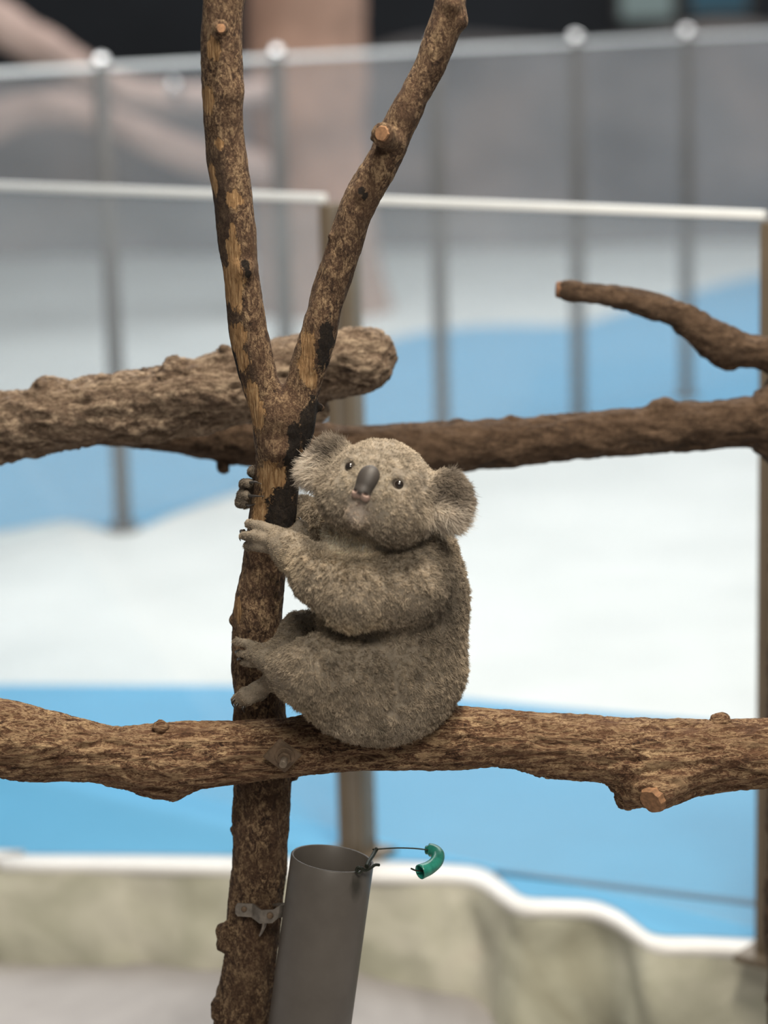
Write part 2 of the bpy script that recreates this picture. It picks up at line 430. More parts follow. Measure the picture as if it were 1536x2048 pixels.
# kerb lip: paler strip along the edge of the ledge
n = len(KF); V = []; F = []
prof = [(1.0, -0.08), (1.0, -0.006), (0.96, 0.004), (0.5, 0.009), (0.04, 0.004), (0.0, -0.006), (0.02, -0.014), (0.3, -0.03)]
for i in range(n):
    for s_, z in prof:
        p = KF[i] * (1 - s_) + KB[i] * s_; V.append((p[0], p[1], z))
mP = len(prof)
for i in range(n - 1):
    for j in range(mP): F.append((i * mP + j, i * mP + (j + 1) % mP, (i + 1) * mP + (j + 1) % mP, (i + 1) * mP + j))
m_lip = plain('pale_kerb_concrete', (0.72, 0.715, 0.70), 0.35, 0, 0.04, 14)
me = bpy.data.meshes.new('kerb'); me.from_pydata(V, [], F)
for p in me.polygons: p.use_smooth = True
tag(link('trim_1', me, m_lip), kind='structure')
# ledge face: moulded concrete rock under the lip
KD = spline(extend([ground(x, y) for x, y in kerb_front]), 14)
rows = 16; V = []
for j in range(rows + 1):
    t = j / rows; z = -0.010 + (-0.46) * t
    for p in KD: V.append((p[0], p[1] + 0.004 - 0.05 * math.sin(t * 2.4), z))
V = np.array(V); c = len(KD)
V[:, 1] -= 0.035 * fbm(V * 4.0, 3) * np.clip((-V[:, 2]) / 0.06, 0, 1); V[:, 0] += 0.02 * fbm(V * 5.0 + 9, 2) * np.clip((-V[:, 2]) / 0.06, 0, 1)
F = [(j * c + i, (j + 1) * c + i, (j + 1) * c + i + 1, j * c + i + 1) for j in range(rows) for i in range(c - 1)]
q = N('moulded_rock'); f1 = q.noise(q.co(), 3.0, 7, 0.6, 0.6); f2 = q.noise(q.co(), 11, 6, 0.6)
col = q.ramp(f1, [(0.28, (0.30, 0.29, 0.215)), (0.45, (0.43, 0.43, 0.34)), (0.6, (0.56, 0.55, 0.46)), (0.75, (0.50, 0.43, 0.37))])
q.bump(f2, 0.4, 0.02)
tag(link('wall_ledge', np_mesh('ledge', V, F), q.base(col, 0.85)), kind='structure')

# far exhibit: low rock wall, tall dark wall
q = N('far_rock'); f1 = q.noise(q.co((1, 1, 1.6)), 0.9, 5, 0.55)
m_rock = q.base(q.ramp(f1, [(0.3, (0.085, 0.078, 0.076)), (0.5, (0.14, 0.125, 0.118)), (0.7, (0.22, 0.18, 0.16))]), 0.9)
nx, nz = 70, 12; V = []
for j in range(nz + 1):
    for i in range(nx + 1):
        x = -7 + 16 * i / nx; top = 1.42 + 0.25 * math.sin(x * 0.9) + 0.12 * math.sin(x * 2.3 + 1)
        V.append((x, 18.5 - 0.05 * x + 0.25 * (j / nz), top * j / nz))
V = np.array(V); V[:, 1] += 0.35 * fbm(V * 0.8, 3)
F = [(j * (nx + 1) + i, j * (nx + 1) + i + 1, (j + 1) * (nx + 1) + i + 1, (j + 1) * (nx + 1) + i) for j in range(nz) for i in range(nx)]
tag(link('wall_rock', np_mesh('far_rock_wall', V, F), m_rock), kind='structure')
m_dark = plain('dark_wall_paint', (0.018, 0.021, 0.026), 0.8, 0, 0.3, 0.8)
tag(link('wall_back', box_mesh('wall_back', (0, FAR + 0.1, 2.4), (28, 0.2, 4.8)), m_dark), kind='structure')

# ------------------------------------------------------------------ glass barriers
def line_t(A, B, px, z=0.0):                 # parameter along A-B whose foot projects to column px
    lo, hi = -3.0, 3.0
    def col(t):
        p = A + (B - A) * t - CAM; return 768 + FPX * (p @ CR) / (p @ _F)
    for _ in range(60):
        m = (lo + hi) / 2
        if col(m) < px: lo = m
        else: hi = m
    return (lo + hi) / 2
def yrot(A, B):
    d = B - A; return Matrix.Rotation(math.atan2(d[1], d[0]), 3, 'Z')
def barrier(name, label, feet, height, pane_mat, gap, post_builder, thick, pane_z0):
    root = empty(name, tuple(feet[0])); tag(root, label, 'glass barrier')
    R = yrot(feet[0], feet[-1])
    for p in feet: post_builder(root, p, R)
    for a, b in zip(feet[:-1], feet[1:]):
        d = (b - a); L = np.linalg.norm(d); c = (a + b) / 2
        zc = (pane_z0 + height) / 2
        pn = link('glass_pane', box_mesh('glass_pane', (c[0], c[1], zc), (L - gap, thick, height - pane_z0), R), pane_mat, root)
        ed = link('polished_edge', box_mesh('polished_edge', (c[0], c[1], height + 0.006), (L - gap, thick * 1.7, 0.018), R, 0.003), MAT['edge'], pn)
    return root
# near barrier, standing just behind the kerb
A = ground(716, 1722); B = ground(1556, 1925)
A = A + np.array([0, 0.03, 0]); B = B + np.array([0, 0.02, 0])
NF = [A - 1.25 * (B - A), A, B, B + (B - A)]
NEAR_H = 1.50
def near_post(root, p, R):
    H = NEAR_H - 0.004
    for s_ in (-1, 1):
        off = R @ Vector((0.024 * s_, 0, 0))
        link('post_flange', box_mesh('post_flange', (p[0] + off.x, p[1] + off.y, H / 2 + 0.006), (0.022, 0.060, H - 0.012), R, 0.003), MAT['post_brown'], root)
    link('post_web', box_mesh('post_web', (p[0], p[1], H / 2 + 0.004), (0.028, 0.03, H - 0.02), R), MAT['post_web'], root)
    link('base_plate', box_mesh('base_plate', (p[0], p[1], 0.008), (0.13, 0.13, 0.016), R, 0.003), MAT['post_brown'], root)
barrier('glass_barrier', 'clear glass barrier with bronze steel posts standing behind the pale kerb', NF, NEAR_H, MAT['glass_near'], 0.078, near_post, 0.014, 0.06)
# far barrier across the hall
A = ground(247, 1060); B = ground(1372, 800)
FT = [A + (B - A) * line_t(A, B, p) for p in (-110, 247, 582, 886, 1157, 1372, 1560)]
FAR_H = 1.70
def far_post(root, p, R):
    link('post', tube_mesh('post', [(p[0], p[1], 0.0), (p[0], p[1], 0.8), (p[0], p[1], FAR_H + 0.01)], 0.032, 16), MAT['post_grey'], root)
    bm = bmesh.new(); bmesh.ops.create_uvsphere(bm, u_segments=20, v_segments=12, radius=0.033, matrix=Matrix.Translation((p[0], p[1], FAR_H + 0.02)))
    link('post_cap', bm_mesh('post_cap', bm, True), MAT['cap'], root)
    link('foot_flange', tube_mesh('foot_flange', [(p[0], p[1], 0.0), (p[0], p[1], 0.012), (p[0], p[1], 0.02)], 0.06, 20), MAT['post_grey'], root)
barrier('glass_barrier', 'taller glare-hazed glass barrier on round grey posts across the hall', FT, FAR_H, MAT['glass_far'], 0.06, far_post, 0.014, 0.05)

# ------------------------------------------------------------------ far exhibit things
def limb(name, pts, Y, label, cat, mat, h=0.03, amp=0.03, fr=3.0, group=None):
    C, R = px_chain(pts, Y, 6)
    f = Field(C.min(0) - R.max() - 0.1, C.max(0) + R.max() + 0.1, h); add_chain(f, C, R)
    V, F = f.mesh(); Nn = normals_of(V, F); V = V + Nn * (amp * fbm(V * fr, 3))[:, None]
    return tag(link(name, np_mesh(name, V, F), mat), label, cat, group)
m_far_tree = plain('far_tree_bark', (0.30, 0.175, 0.12), 0.9, 0, 0.25, 3)
m_far_branch = plain('far_branch_bark', (0.42, 0.30, 0.25), 0.9, 0, 0.25, 3)
ftree = limb('artificial_tree', [(655, 690, 150), (640, 560, 128), (618, 350, 118), (612, 120, 122), (610, -200, 120), (615, -500, 120)], 15.0, 'thick reddish brown tree with pale bent branches behind the glare-hazed glass', 'tree', m_far_tree, 0.04, 0.04, 2.0)
limb('branch', [(-260, -120, 42), (-60, 10, 42), (90, 95, 40), (200, 165, 34), (330, 195, 30), (450, 190, 26, .25), (570, 180, 26, .6)], 14.2, None, None, m_far_branch, 0.03, 0.02, 4.0).parent = ftree
limb('branch', [(-430, 660, 40), (-330, 500, 40), (-200, 330, 40), (0, 240, 38), (110, 215, 34), (230, 245, 30), (360, 300, 34), (470, 330, 36), (570, 350, 36, .3)], 14.6, None, None, m_far_branch, 0.03, 0.02, 4.0).parent = ftree
lc = at(345, 170, 13.6)
glint = empty('glint_ball', tuple(lc)); tag(glint, 'small polished metal ball added on a far branch to give a bright glint', 'glint_stand_in')  # invented ball, put here to stand in for a bright glint
bm = bmesh.new(); bmesh.ops.create_uvsphere(bm, u_segments=20, v_segments=12, radius=0.034, matrix=Matrix.Translation(lc))
link('ball', bm_mesh('ball', bm, True), MAT['cap'], glint)
link('stem', tube_mesh('stem', [lc + (0, .02, -.01), lc + (0, .2, -.05), lc + (0, .56, -.1)], .022, 12), MAT['post_grey'], glint)
m_panel = plain('pale_teal_panel', (0.36, 0.47, 0.46), 0.6, 0, 0.1, 1); m_panel2 = plain('deep_blue_panel', (0.05, 0.16, 0.23), 0.6, 0, 0.1, 1)
for nm, (x0, x1, y0, y1), mt, lb in (('wall_panel', (1236, 1350, -120, 42), m_panel, 'pale teal panel hung on the dark back wall'), ('wall_panel', (1375, 1500, -120, 30), m_panel2, 'deep blue panel beside the pale teal one on dark wall')):
    a = at(x0, y1, FAR - 0.03); b = at(x1, y0, FAR - 0.03); c = (a + b) / 2
    r_ = empty(nm, (c[0], c[1], a[2])); tag(r_, lb, 'panel')
    link('board', box_mesh('board', (c[0], FAR - 0.03, c[2]), (b[0] - a[0], 0.05, b[2] - a[2]), None, 0.005), mt, r_)
    bm = bmesh.new()
    W_, H_ = b[0] - a[0], b[2] - a[2]
    for cx, cz, sx, sz in ((0, H_ / 2, W_ + 0.04, 0.04), (0, -H_ / 2, W_ + 0.04, 0.04), (-W_ / 2, 0, 0.04, H_), (W_ / 2, 0, 0.04, H_)):
        box_bm(bm, (c[0] + cx, FAR - 0.05, c[2] + cz), (sx, 0.09, sz))
    link('frame', bm_mesh('frame', bm), MAT['post_grey'], r_)

# ------------------------------------------------------------------ back logs
def disc_mesh(name, c, nrm, r, thick=0.004, seg=22, rough=0.12):
    c = np.asarray(c, float); nrm = np.asarray(nrm, float); nrm = nrm / np.linalg.norm(nrm)
    u = np.cross(nrm, [0.2, 0.3, 0.9]); u /= np.linalg.norm(u); v = np.cross(nrm, u)
    g = np.random.default_rng(int(abs(c[0]) * 1e4) + 5)
    rr = r * (1 + rough * (g.random(seg) - 0.5)); V = []
    for k, (sc, hh) in enumerate(((1.0, -thick), (1.0, 0.0), (0.86, thick * 0.5))):
        for j in range(seg):
            a = 2 * math.pi * j / seg; V.append(tuple(c + nrm * hh + sc * rr[j] * (math.cos(a) * u + math.sin(a) * v)))
    F = [(k * seg + j, k * seg + (j + 1) % seg, (k + 1) * seg + (j + 1) % seg, (k + 1) * seg + j) for k in range(2) for j in range(seg)]
    F += [tuple(2 * seg + j for j in range(seg)), tuple(range(seg - 1, -1, -1))]
    me = bpy.data.meshes.new(name); me.from_pydata(V, [], F); return me
def log_mesh(f, amp, grain, seed, amp2):
    V, F = f.mesh(); V = relax(V, F, 1); Nn = normals_of(V, F); g = np.array(grain)
    d = amp * fbm(V * g * 14 + seed, 3) + amp2 * (0.5 - np.abs(fbm(V * g * 55 + seed * 2, 3)))
    return V + Nn * d[:, None], F
YA, YB = 3.70, 3.86
C, R = px_chain([(-190, 880, 72), (-60, 860, 68), (0, 850, 64), (100, 836, 64), (200, 823, 68), (300, 808, 72), (400, 786, 72), (500, 766, 70), (600, 746, 64), (690, 724, 62), (722, 720, 52)], YA)
f = Field(C.min(0) - 0.12, C.max(0) + 0.12, 0.005); f.lo
add_chain(f, C, R)
def blob(f, px, py, r, Y, dy=0.0, k=0.012, sx=1.0, sz=1.0):
    p = at(px, py, Y + dy); r = r / ppm(p); f.ell(p, (r * sx, r, r * sz), None, k)
blob(f, 88, 772, 26, YA, -0.01, 0.02, 1.1, 0.8); blob(f, 350, 728, 20, YA, -0.01, 0.02, 1.2); blob(f, 447, 706, 16, YA, -0.02); blob(f, 735, 705, 36, YA, 0.0, 0.03); blob(f, 738, 742, 32, YA, -0.01, 0.03); blob(f, 628, 815, 20, YA, 0.02)
V, F = log_mesh(f, 0.012, (0.45, 1, 1), 3.1, 0.014)
logA = tag(link('perch_log', np_mesh('perch_log', V, F), MAT['backlog']), 'thick pale weathered log with a rounded end, behind the forked trunk', 'log')
# support post of that log, out of the frame
C2, R2 = px_chain([(-260, 720, 62), (-250, 1000, 64), (-250, 1600, 66), (-240, 2500, 70), (-240, 2960, 74)], YA + 0.01)
f = Field(C2.min(0) - 0.1, C2.max(0) + 0.1, 0.01); add_chain(f, C2, R2); V, F = log_mesh(f, 0.006, (1, 1, 0.4), 8.0, 0.004)
V[:, 2] = np.maximum(V[:, 2], ZE)
link('support_post', np_mesh('support_post', V, F), MAT['backlog'], logA)

C, R = px_chain([(150, 838, 44), (300, 852, 46), (400, 868, 47), (500, 882, 46), (620, 895, 46), (700, 900, 45), (800, 896, 45), (900, 890, 46), (1000, 886, 46), (1100, 876, 46), (1200, 868, 46), (1300, 860, 46), (1400, 851, 46), (1536, 842, 48), (1610, 838, 50)], YB)
T, TR = px_chain([(1640, 200, 48), (1630, 500, 54), (1620, 700, 60), (1614, 842, 66), (1612, 1100, 66), (1606, 1800, 68), (1600, 2500, 72), (1600, 3300, 78)], YB)
Cb, Rb = px_chain([(1136, 581, 19), (1200, 588, 20), (1300, 611, 23), (1380, 646, 27), (1440, 688, 36), (1500, 704, 30), (1560, 712, 34), (1620, 730, 40)], YB)
lo = np.minimum(np.minimum(C.min(0), T.min(0)), Cb.min(0)) - 0.1; hi = np.maximum(np.maximum(C.max(0), T.max(0)), Cb.max(0)) + 0.1
f = Field(lo, hi, 0.006); add_chain(f, C, R)
f2 = Field(lo, hi, 0.006); add_chain(f2, T, TR); f.merge(f2, 0.07)
f2 = Field(lo, hi, 0.006); add_chain(f2, Cb, Rb); f.merge(f2, 0.03)
blob(f, 1442, 722, 14, YB, -0.01); blob(f, 1462, 728, 13, YB, -0.01); blob(f, 1325, 815, 17, YB, -0.01, 0.015, 1.3); blob(f, 870, 850, 13, YB); blob(f, 915, 848, 13, YB); blob(f, 1022, 842, 11, YB); blob(f, 447, 930, 11, YB, -0.02, 0.01, 0.8, 1.6)
V, F = log_mesh(f, 0.007, (0.4, 1, 1), 5.7, 0.008)
V[:, 2] = np.maximum(V[:, 2], ZE - .2)
bt = tag(link('forked_tree', np_mesh('forked_tree', V, F), MAT['backlog2']), 'dark log running back from an upright trunk with a crooked sawn side branch', 'log')
p0, p1 = at(1118, 580, YB), at(1136, 581, YB)
link('cut_face', disc_mesh('cut_face', at(1119, 580, YB - 0.0), p0 - p1, 17 / ppm(p0), 0.012), MAT['cut_dark'], bt)

# ------------------------------------------------------------------ forked trunk
YT = 3.32
main = [(470, 3000, 66), (476, 2500, 62), (486, 2060, 58), (495, 1960, 54), (513, 1800, 54), (519, 1700, 53), (525, 1600, 56), (522, 1500, 54), (519, 1440, 53), (514, 1300, 48), (519, 1200, 49), (531, 1110, 44), (541, 1050, 47), (551, 990, 45), (556, 930, 45), (562, 880, 52), (568, 835, 58)]
leftf = [(560, 870, 46), (540, 815, 40), (524, 770, 37), (505, 700, 39), (493, 650, 38), (484, 560, 37), (472, 450, 39), (466, 400, 40), (452, 300, 40), (446, 200, 41), (442, 100, 41), (448, 0, 41), (458, -140, 39), (470, -300, 36)]
rightf = [(570, 880, 46), (590, 830, 41), (607, 770, 37), (628, 700, 36), (655, 600, 35), (686, 500, 34), (704, 440, 35), (727, 390, 34), (778, 295, 33), (828, 195, 31), (870, 105, 31), (892, 45, 33), (900, 0, 30), (906, -50, 28), (915, -110, 25)]
h = 0.0028
Cm, Rm = px_chain(main, YT); Cl, Rl = px_chain(leftf, YT); Cr_, Rr = px_chain(rightf, YT)
al = np.concatenate([Cm, Cl, Cr_]); lo = al.min(0) - 0.08; hi = al.max(0) + 0.08
f = Field(lo, hi, h); add_chain(f, Cm, Rm)
f2 = Field(lo, hi, h); add_chain(f2, Cl, Rl); add_chain(f2, Cr_, Rr); f.merge(f2, 0.012); del f2
# knobs, stubs and scars
for px, py, r, dy, k in ((448, 1862, 17, -.02, .01), (447, 1890, 14, -.02, .01), (436, 2010, 15, -.02, .01), (430, 2030, 10, -.02, .008), (441, 56, 16, -.045, .012), (918, 42, 18, -.01, .014), (905, 8, 16, -.02, .01), (660, 472, 6, -.01, .006), (724, 388, 16, -.018, .012), (492, 538, 16, -.02, .012), (462, 180, 20, -.012, .012), (588, 1552, 9, 0, .006), (470, 1240, 10, 0, .008), (560, 905, 22, -.03, .014), (505, 940, 9, .01, .006), (468, 1660, 6, 0, .006), (640, 815, 10, .01, .006)):
    blob(f, px, py, r, YT, dy, k)
for px, py, r, dy in ((727, 388, 9, -.052), (492, 536, 10, -.055), (495, 552, 7, -.054)):
    p = at(px, py, YT + dy); f.ell(p, np.array([r, r * 1.2, r * 1.3]) / ppm(p), None, 0.004, 'sub')
s0, s1 = at(790, 285, YT - 0.015), at(752, 262, YT - 0.06)
dn = (s1 - s0) / np.linalg.norm(s1 - s0); dcut = np.array([-0.35, -0.93, 0.1]); dcut /= np.linalg.norm(dcut)
cutp = at(765, 267, YT - 0.046)
f.cone(s0, s1, 20 / 1414, 21 / 1414, 0.008, 'add', (cutp, dcut))
blob(f, 748, 276, 7, YT, -.03, .004)
V, F = f.mesh(); del f
V = relax(V, F, 1); Nn = normals_of(V, F)
g = np.array([1, 1, 0.5])
wz = np.clip((1.45 - V[:, 2]) / 0.9, 0, 1)               # the lower trunk is rougher
V = V + Nn * (0.0035 * fbm(V * g * 22, 3) + (0.0012 + 0.0025 * wz) * (0.45 - np.abs(fbm(V * g * 95 + 4, 2))))[:, None]
V[:, 2] = np.maximum(V[:, 2], ZE)
# which bark is stripped or black, as soft distance values around patches
def patches(V, Nn, lst, front=True):
    out = np.full(len(V), -1.0)
    for px, py, rx, ry, tilt in lst:
        rx, ry = rx * 1.12, ry * 0.98
        p = at(px, py, YT - 0.035); s = ppm(p); ca, sa = math.cos(tilt), math.sin(tilt)
        dx = V[:, 0] - p[0]; dz = V[:, 2] - p[2]
        a = (dx * ca + dz * sa) / (rx / s); b = (-dx * sa + dz * ca) / (ry / s)
        q = 1 - np.sqrt(a * a + b * b); q = np.where(Nn[:, 1] < 0.25, q, -1); out = np.maximum(out, q)
    return np.maximum(out, -1)
peel = patches(V, Nn, [(428, 100, 16, 26, .1), (412, 200, 14, 36, 0), (437, 290, 11, 18, 0), (466, 398, 18, 24, 0), (424, 365, 9, 38, .1), (463, 460, 7, 20, 0), (466, 505, 16, 36, 0), (466, 575, 24, 58, 0), (472, 680, 22, 36, 0), (484, 722, 15, 34, .15), (508, 815, 20, 60, .1), (614, 715, 18, 62, -.12), (622, 760, 14, 28, -.1), (545, 960, 32, 45, 0), (532, 1030, 28, 55, -.1), (600, 915, 14, 24, 0), (474, 1225, 12, 30, 0)])
dark = patches(V, Nn, [(586, 950, 18, 75, 0), (566, 1025, 34, 60, -.1), (650, 690, 15, 62, -.2), (622, 850, 22, 70, -.2), (466, 740, 8, 80, .2), (590, 890, 14, 60, 0), (490, 530, 8, 12, .3), (496, 550, 6, 9, -.3), (722, 382, 8, 10, .4), (730, 394, 6, 9, -.4)])  # closing entries paint the knot hollows dark, like shade inside them
zz = np.argsort(Cl[:, 2]); cx_ = np.interp(V[:, 2], Cl[zz, 2], Cl[zz, 0])
zlo, zhi = at(500, 790, YT)[2], at(450, 250, YT)[2]
lw = np.clip((cx_ + .004 - V[:, 0]) / .012, 0, 1) * np.clip((V[:, 2] - zlo) / .03, 0, 1) * np.clip((zhi - V[:, 2]) / .05, 0, 1) * (V[:, 0] < at(575, 700, YT)[0])
tone = lw                                  # smooth dark unpeeled bark beside the stripped patches
me = np_mesh('climbing_tree', V, F); fattr(me, 'peel', peel); fattr(me, 'dark', dark); fattr(me, 'tone', tone * 0.9)
trunk = tag(link('climbing_tree', me, MAT['trunk']), 'upright forked tree trunk with stripped golden patches that the koala clasps', 'tree trunk')
link('cut_face', disc_mesh('cut_face', cutp + dcut * 0.002, dcut, 15 / 1414, 0.006), MAT['cut_mid'], trunk)
p = at(442, 57, YT - 0.057); link('cut_face', disc_mesh('cut_face', p, (0.1, -1, 0.15), 9 / 1414, 0.006, 14), MAT['cut_mid'], trunk)

# ------------------------------------------------------------------ front log with bolted plate
YL = 3.235
flog = [(-220, 1455, 74), (-80, 1462, 76), (0, 1476, 76), (60, 1486, 72), (140, 1497, 62), (220, 1511, 58), (300, 1518, 66), (350, 1518, 68), (400, 1511, 64), (470, 1505, 58), (560, 1497, 55), (700, 1483, 56), (880, 1475, 59), (1000, 1476, 56), (1100, 1483, 56), (1200, 1496, 62), (1270, 1508, 68), (1340, 1512, 72), (1420, 1514, 70), (1536, 1506, 66), (1640, 1500, 64), (1760, 1500, 62)]
C, R = px_chain(flog, YL); h = 0.003; C_LOG, R_LOG = C, R
f = Field(C.min(0) - 0.14, C.max(0) + 0.12, h); add_chain(f, C, R)
for px, py, r, dy, k, sx in ((346, 1584, 8, 0, .008, .8), (330, 1560, 34, 0, .02, 1.6), (1440, 1440, 10, 0, .008, 1.6), (1262, 1584, 30, -.01, .02, .9), (1250, 1604, 12, -.01, .01, 1), (1300, 1560, 40, -.02, .03, 1.4), (1120, 1525, 26, -.01, .02, 2.6), (322, 1452, 8, -.02, .01, 1.4)):
    blob(f, px, py, r, YL, dy, k, sx)
s0, s1 = at(1400, 1525, YL - 0.01), at(1296, 1606, YL - 0.072)
cutp = at(1308, 1597, YL - 0.066); dcut = np.array([-0.62, -0.72, -0.30]); dcut /= np.linalg.norm(dcut)
f.cone(s0, s1, 40 / 1440, 29 / 1440, 0.03, 'add', (cutp, dcut))
V, F = f.mesh(); del f
V = relax(V, F, 1); Nn = normals_of(V, F); g = np.array([0.22, 1, 1])
far_cut = np.clip(np.linalg.norm(V - cutp, axis=1) / 0.03 - 0.5, 0, 1)
warp = V * g + 0.010 * vec_noise(V * 9)
d = 0.004 * fbm(V * np.array([.5, 1, 1]) * 12, 3) + 0.009 * (0.42 - np.abs(fbm(warp * 55 + 2.0, 4)))
V = V + Nn * (d * far_cut)[:, None]
log = tag(link('perch_log', np_mesh('front_log', V, F), MAT['log']), 'long reddish brown log bolted across the trunk, koala sitting on it', 'log')
link('cut_face', disc_mesh('cut_face', cutp + dcut * 0.004, dcut, 29 / 1440, 0.010), MAT['cut_mid'], log)

pc = at(565, 1511, YL - 0.055)
pl = empty('bolt_plate', tuple(pc)); tag(pl, 'square rusty steel plate with a bolt on the front log', 'bolt plate')
tilt = Matrix.Rotation(math.radians(14), 3, 'X') @ Matrix.Rotation(math.radians(-6), 3, 'Z')
rot = tilt @ Matrix.Rotation(math.radians(40), 3, 'Y')
link('plate', box_mesh('plate', tuple(pc), (0.039, 0.004, 0.039), rot, 0.0008), MAT['rust_steel'], pl)
ax = np.array(tilt @ Vector((0, -1, 0)))
wc = pc + np.array(tilt @ Vector((0.004, 0, 0.001)))
link('washer', tube_mesh('washer', [wc, wc + ax * 0.003, wc + ax * 0.0055], 0.0135, 24), MAT['rust_steel'], pl)
link('nut', tube_mesh('nut', [wc + ax * 0.005, wc + ax * 0.009, wc + ax * 0.012], 0.0095, 6), MAT['rust_steel'], pl)
link('bolt', tube_mesh('bolt', [wc + ax * 0.010, wc + ax * 0.018, wc + ax * 0.026], 0.0052, 14), MAT['bolt_metal'], pl)

# ------------------------------------------------------------------ feeder pipe, wire, bracket
YP = 3.235
top = at(665, 1716, YP); bot = at(618, 2060, YP - 0.010)
axis = (bot - top) / np.linalg.norm(bot - top); ro, ri = 0.0595, 0.0555; Lp = 0.54
u = np.cross(axis, [0, 1, 0]); u /= np.linalg.norm(u); u = -u if u[0] < 0 else u
v = np.cross(axis, u); v = -v if v[1] > 0 else v                 # v points to the viewer
pipe = empty('feeder_pipe', tuple(top + axis * Lp)); tag(pipe, 'grey plastic leaf-holder pipe leaning against the forked trunk', 'pipe')
seg = 72; prof = [(ro - 0.0012, 0.0), (ro, 0.0014), (ro, 0.05), (ro, Lp), (ri, Lp), (ri, 0.05), (ri, 0.0012), (ri + 0.001, 0.0)]
V = [tuple(top + axis * z + r * (math.cos(2 * math.pi * j / seg) * u + math.sin(2 * math.pi * j / seg) * v)) for r, z in prof for j in range(seg)]
F = [(i * seg + j, i * seg + (j + 1) % seg, ((i + 1) % 8) * seg + (j + 1) % seg, ((i + 1) % 8) * seg + j) for i in range(8) for j in range(seg)]
me = bpy.data.meshes.new('pipe_body'); me.from_pydata(V, [], F)
bm = bmesh.new(); bm.from_mesh(me); me = bm_mesh('pipe_body', bm)
for p in me.polygons: p.use_smooth = True
stain = np.zeros(len(me.vertices))
q = N('grey_pipe_plastic'); f1 = q.noise(q.co(), 25, 5); f2 = q.noise(q.co((1, 1, .25)), 160, 4)
col = q.ramp(f1, [(0.3, (0.098, 0.086, 0.074)), (0.7, (0.118, 0.105, 0.091))])
tc = q.n('ShaderNodeNewGeometry'); st = tuple(top + axis * 0.022 + ro * (0.62 * u + 0.78 * v))
vd = q.n('ShaderNodeVectorMath', operation='SUBTRACT'); q.l(tc.outputs['Position'], vd.inputs[0]); vd.inputs[1].default_value = st
ml = q.n('ShaderNodeVectorMath', operation='MULTIPLY'); q.l(vd.outputs[0], ml.inputs[0]); ml.inputs[1].default_value = (1.6, 1.0, 0.62)
ln = q.n('ShaderNodeVectorMath', operation='LENGTH'); q.l(ml.outputs[0], ln.inputs[0])
sm = q.ramp(q.math('ADD', q.math('MULTIPLY', ln.outputs['Value'], 40.0), q.math('MULTIPLY', f2, 0.5)), [(0.45, (1, 1, 1)), (0.95, (0, 0, 0))])
col = q.mix(q.math('MULTIPLY', sm, 0.85), col, (0.03, 0.027, 0.02))
link('pipe_body', me, q.base(col, 0.42, 0, 0.5), pipe)
# wire clip round the rim
def pp(px, py, dy): return at(px, py, YP + dy)
cpts = [pp(712, 1742, -.052), pp(722, 1736, -.052), pp(730, 1741, -.049), pp(740, 1737, -.043), pp(750, 1730, -.036), pp(758, 1730, -.03)]
link('rim_wire', tube_mesh('rim_wire', spline(cpts, 6), 0.0022, 8), MAT['wire'], pipe)
cpts = [pp(733, 1733, -.045), pp(738, 1722, -.03), pp(745, 1712, -.012), pp(750, 1703, .0), pp(754, 1697, .004)]
link('rim_wire', tube_mesh('rim_wire', spline(cpts, 6), 0.003, 8), MAT['wire'], pipe)
ring = [pp(718 + 6 * math.cos(a), 1740 + 6 * math.sin(a), -.054) for a in np.linspace(0, 6.28, 14)]
link('rim_wire', tube_mesh('rim_wire', ring, 0.0016, 6), MAT['wire'], pipe)
cpts = [pp(745, 1699, .004), pp(790, 1696, .002), pp(830, 1697, .0), pp(856, 1700, -.002)]
link('handle_wire', tube_mesh('handle_wire', spline(cpts, 6), 0.0011, 6), MAT['wire'], pipe)
q = N('green_hose'); f1 = q.noise(q.co(), 60, 4)
col = q.ramp(f1, [(0.35, (0.01, 0.17, 0.125)), (0.65, (0.035, 0.30, 0.22))])
m_hose = q.base(col, 0.22, 0, 0.6); q.b.inputs['Transmission Weight'].default_value = 0.15
cpts = [pp(852, 1700, .010), pp(866, 1701, .006), pp(876, 1710, -.004), pp(872, 1724, -.018), pp(858, 1736, -.030), pp(840, 1744, -.040)]
S = spline(cpts, 6); rad = np.linspace(0.0062, 0.0108, len(S)); rad[3:-8] = np.maximum(rad[3:-8], 0.0095)
hs = link('hose_sleeve', tube_mesh('hose_sleeve', S, rad, 20, caps=False), m_hose, pipe)
md = hs.modifiers.new('wall', 'SOLIDIFY'); md.thickness = 0.0014; md.offset = -1
cpts = [pp(822, 1737, -.046), pp(832, 1741, -.043), pp(846, 1742, -.036)]
link('handle_wire', tube_mesh('handle_wire', spline(cpts, 5), 0.0013, 6), MAT['wire'], pipe)

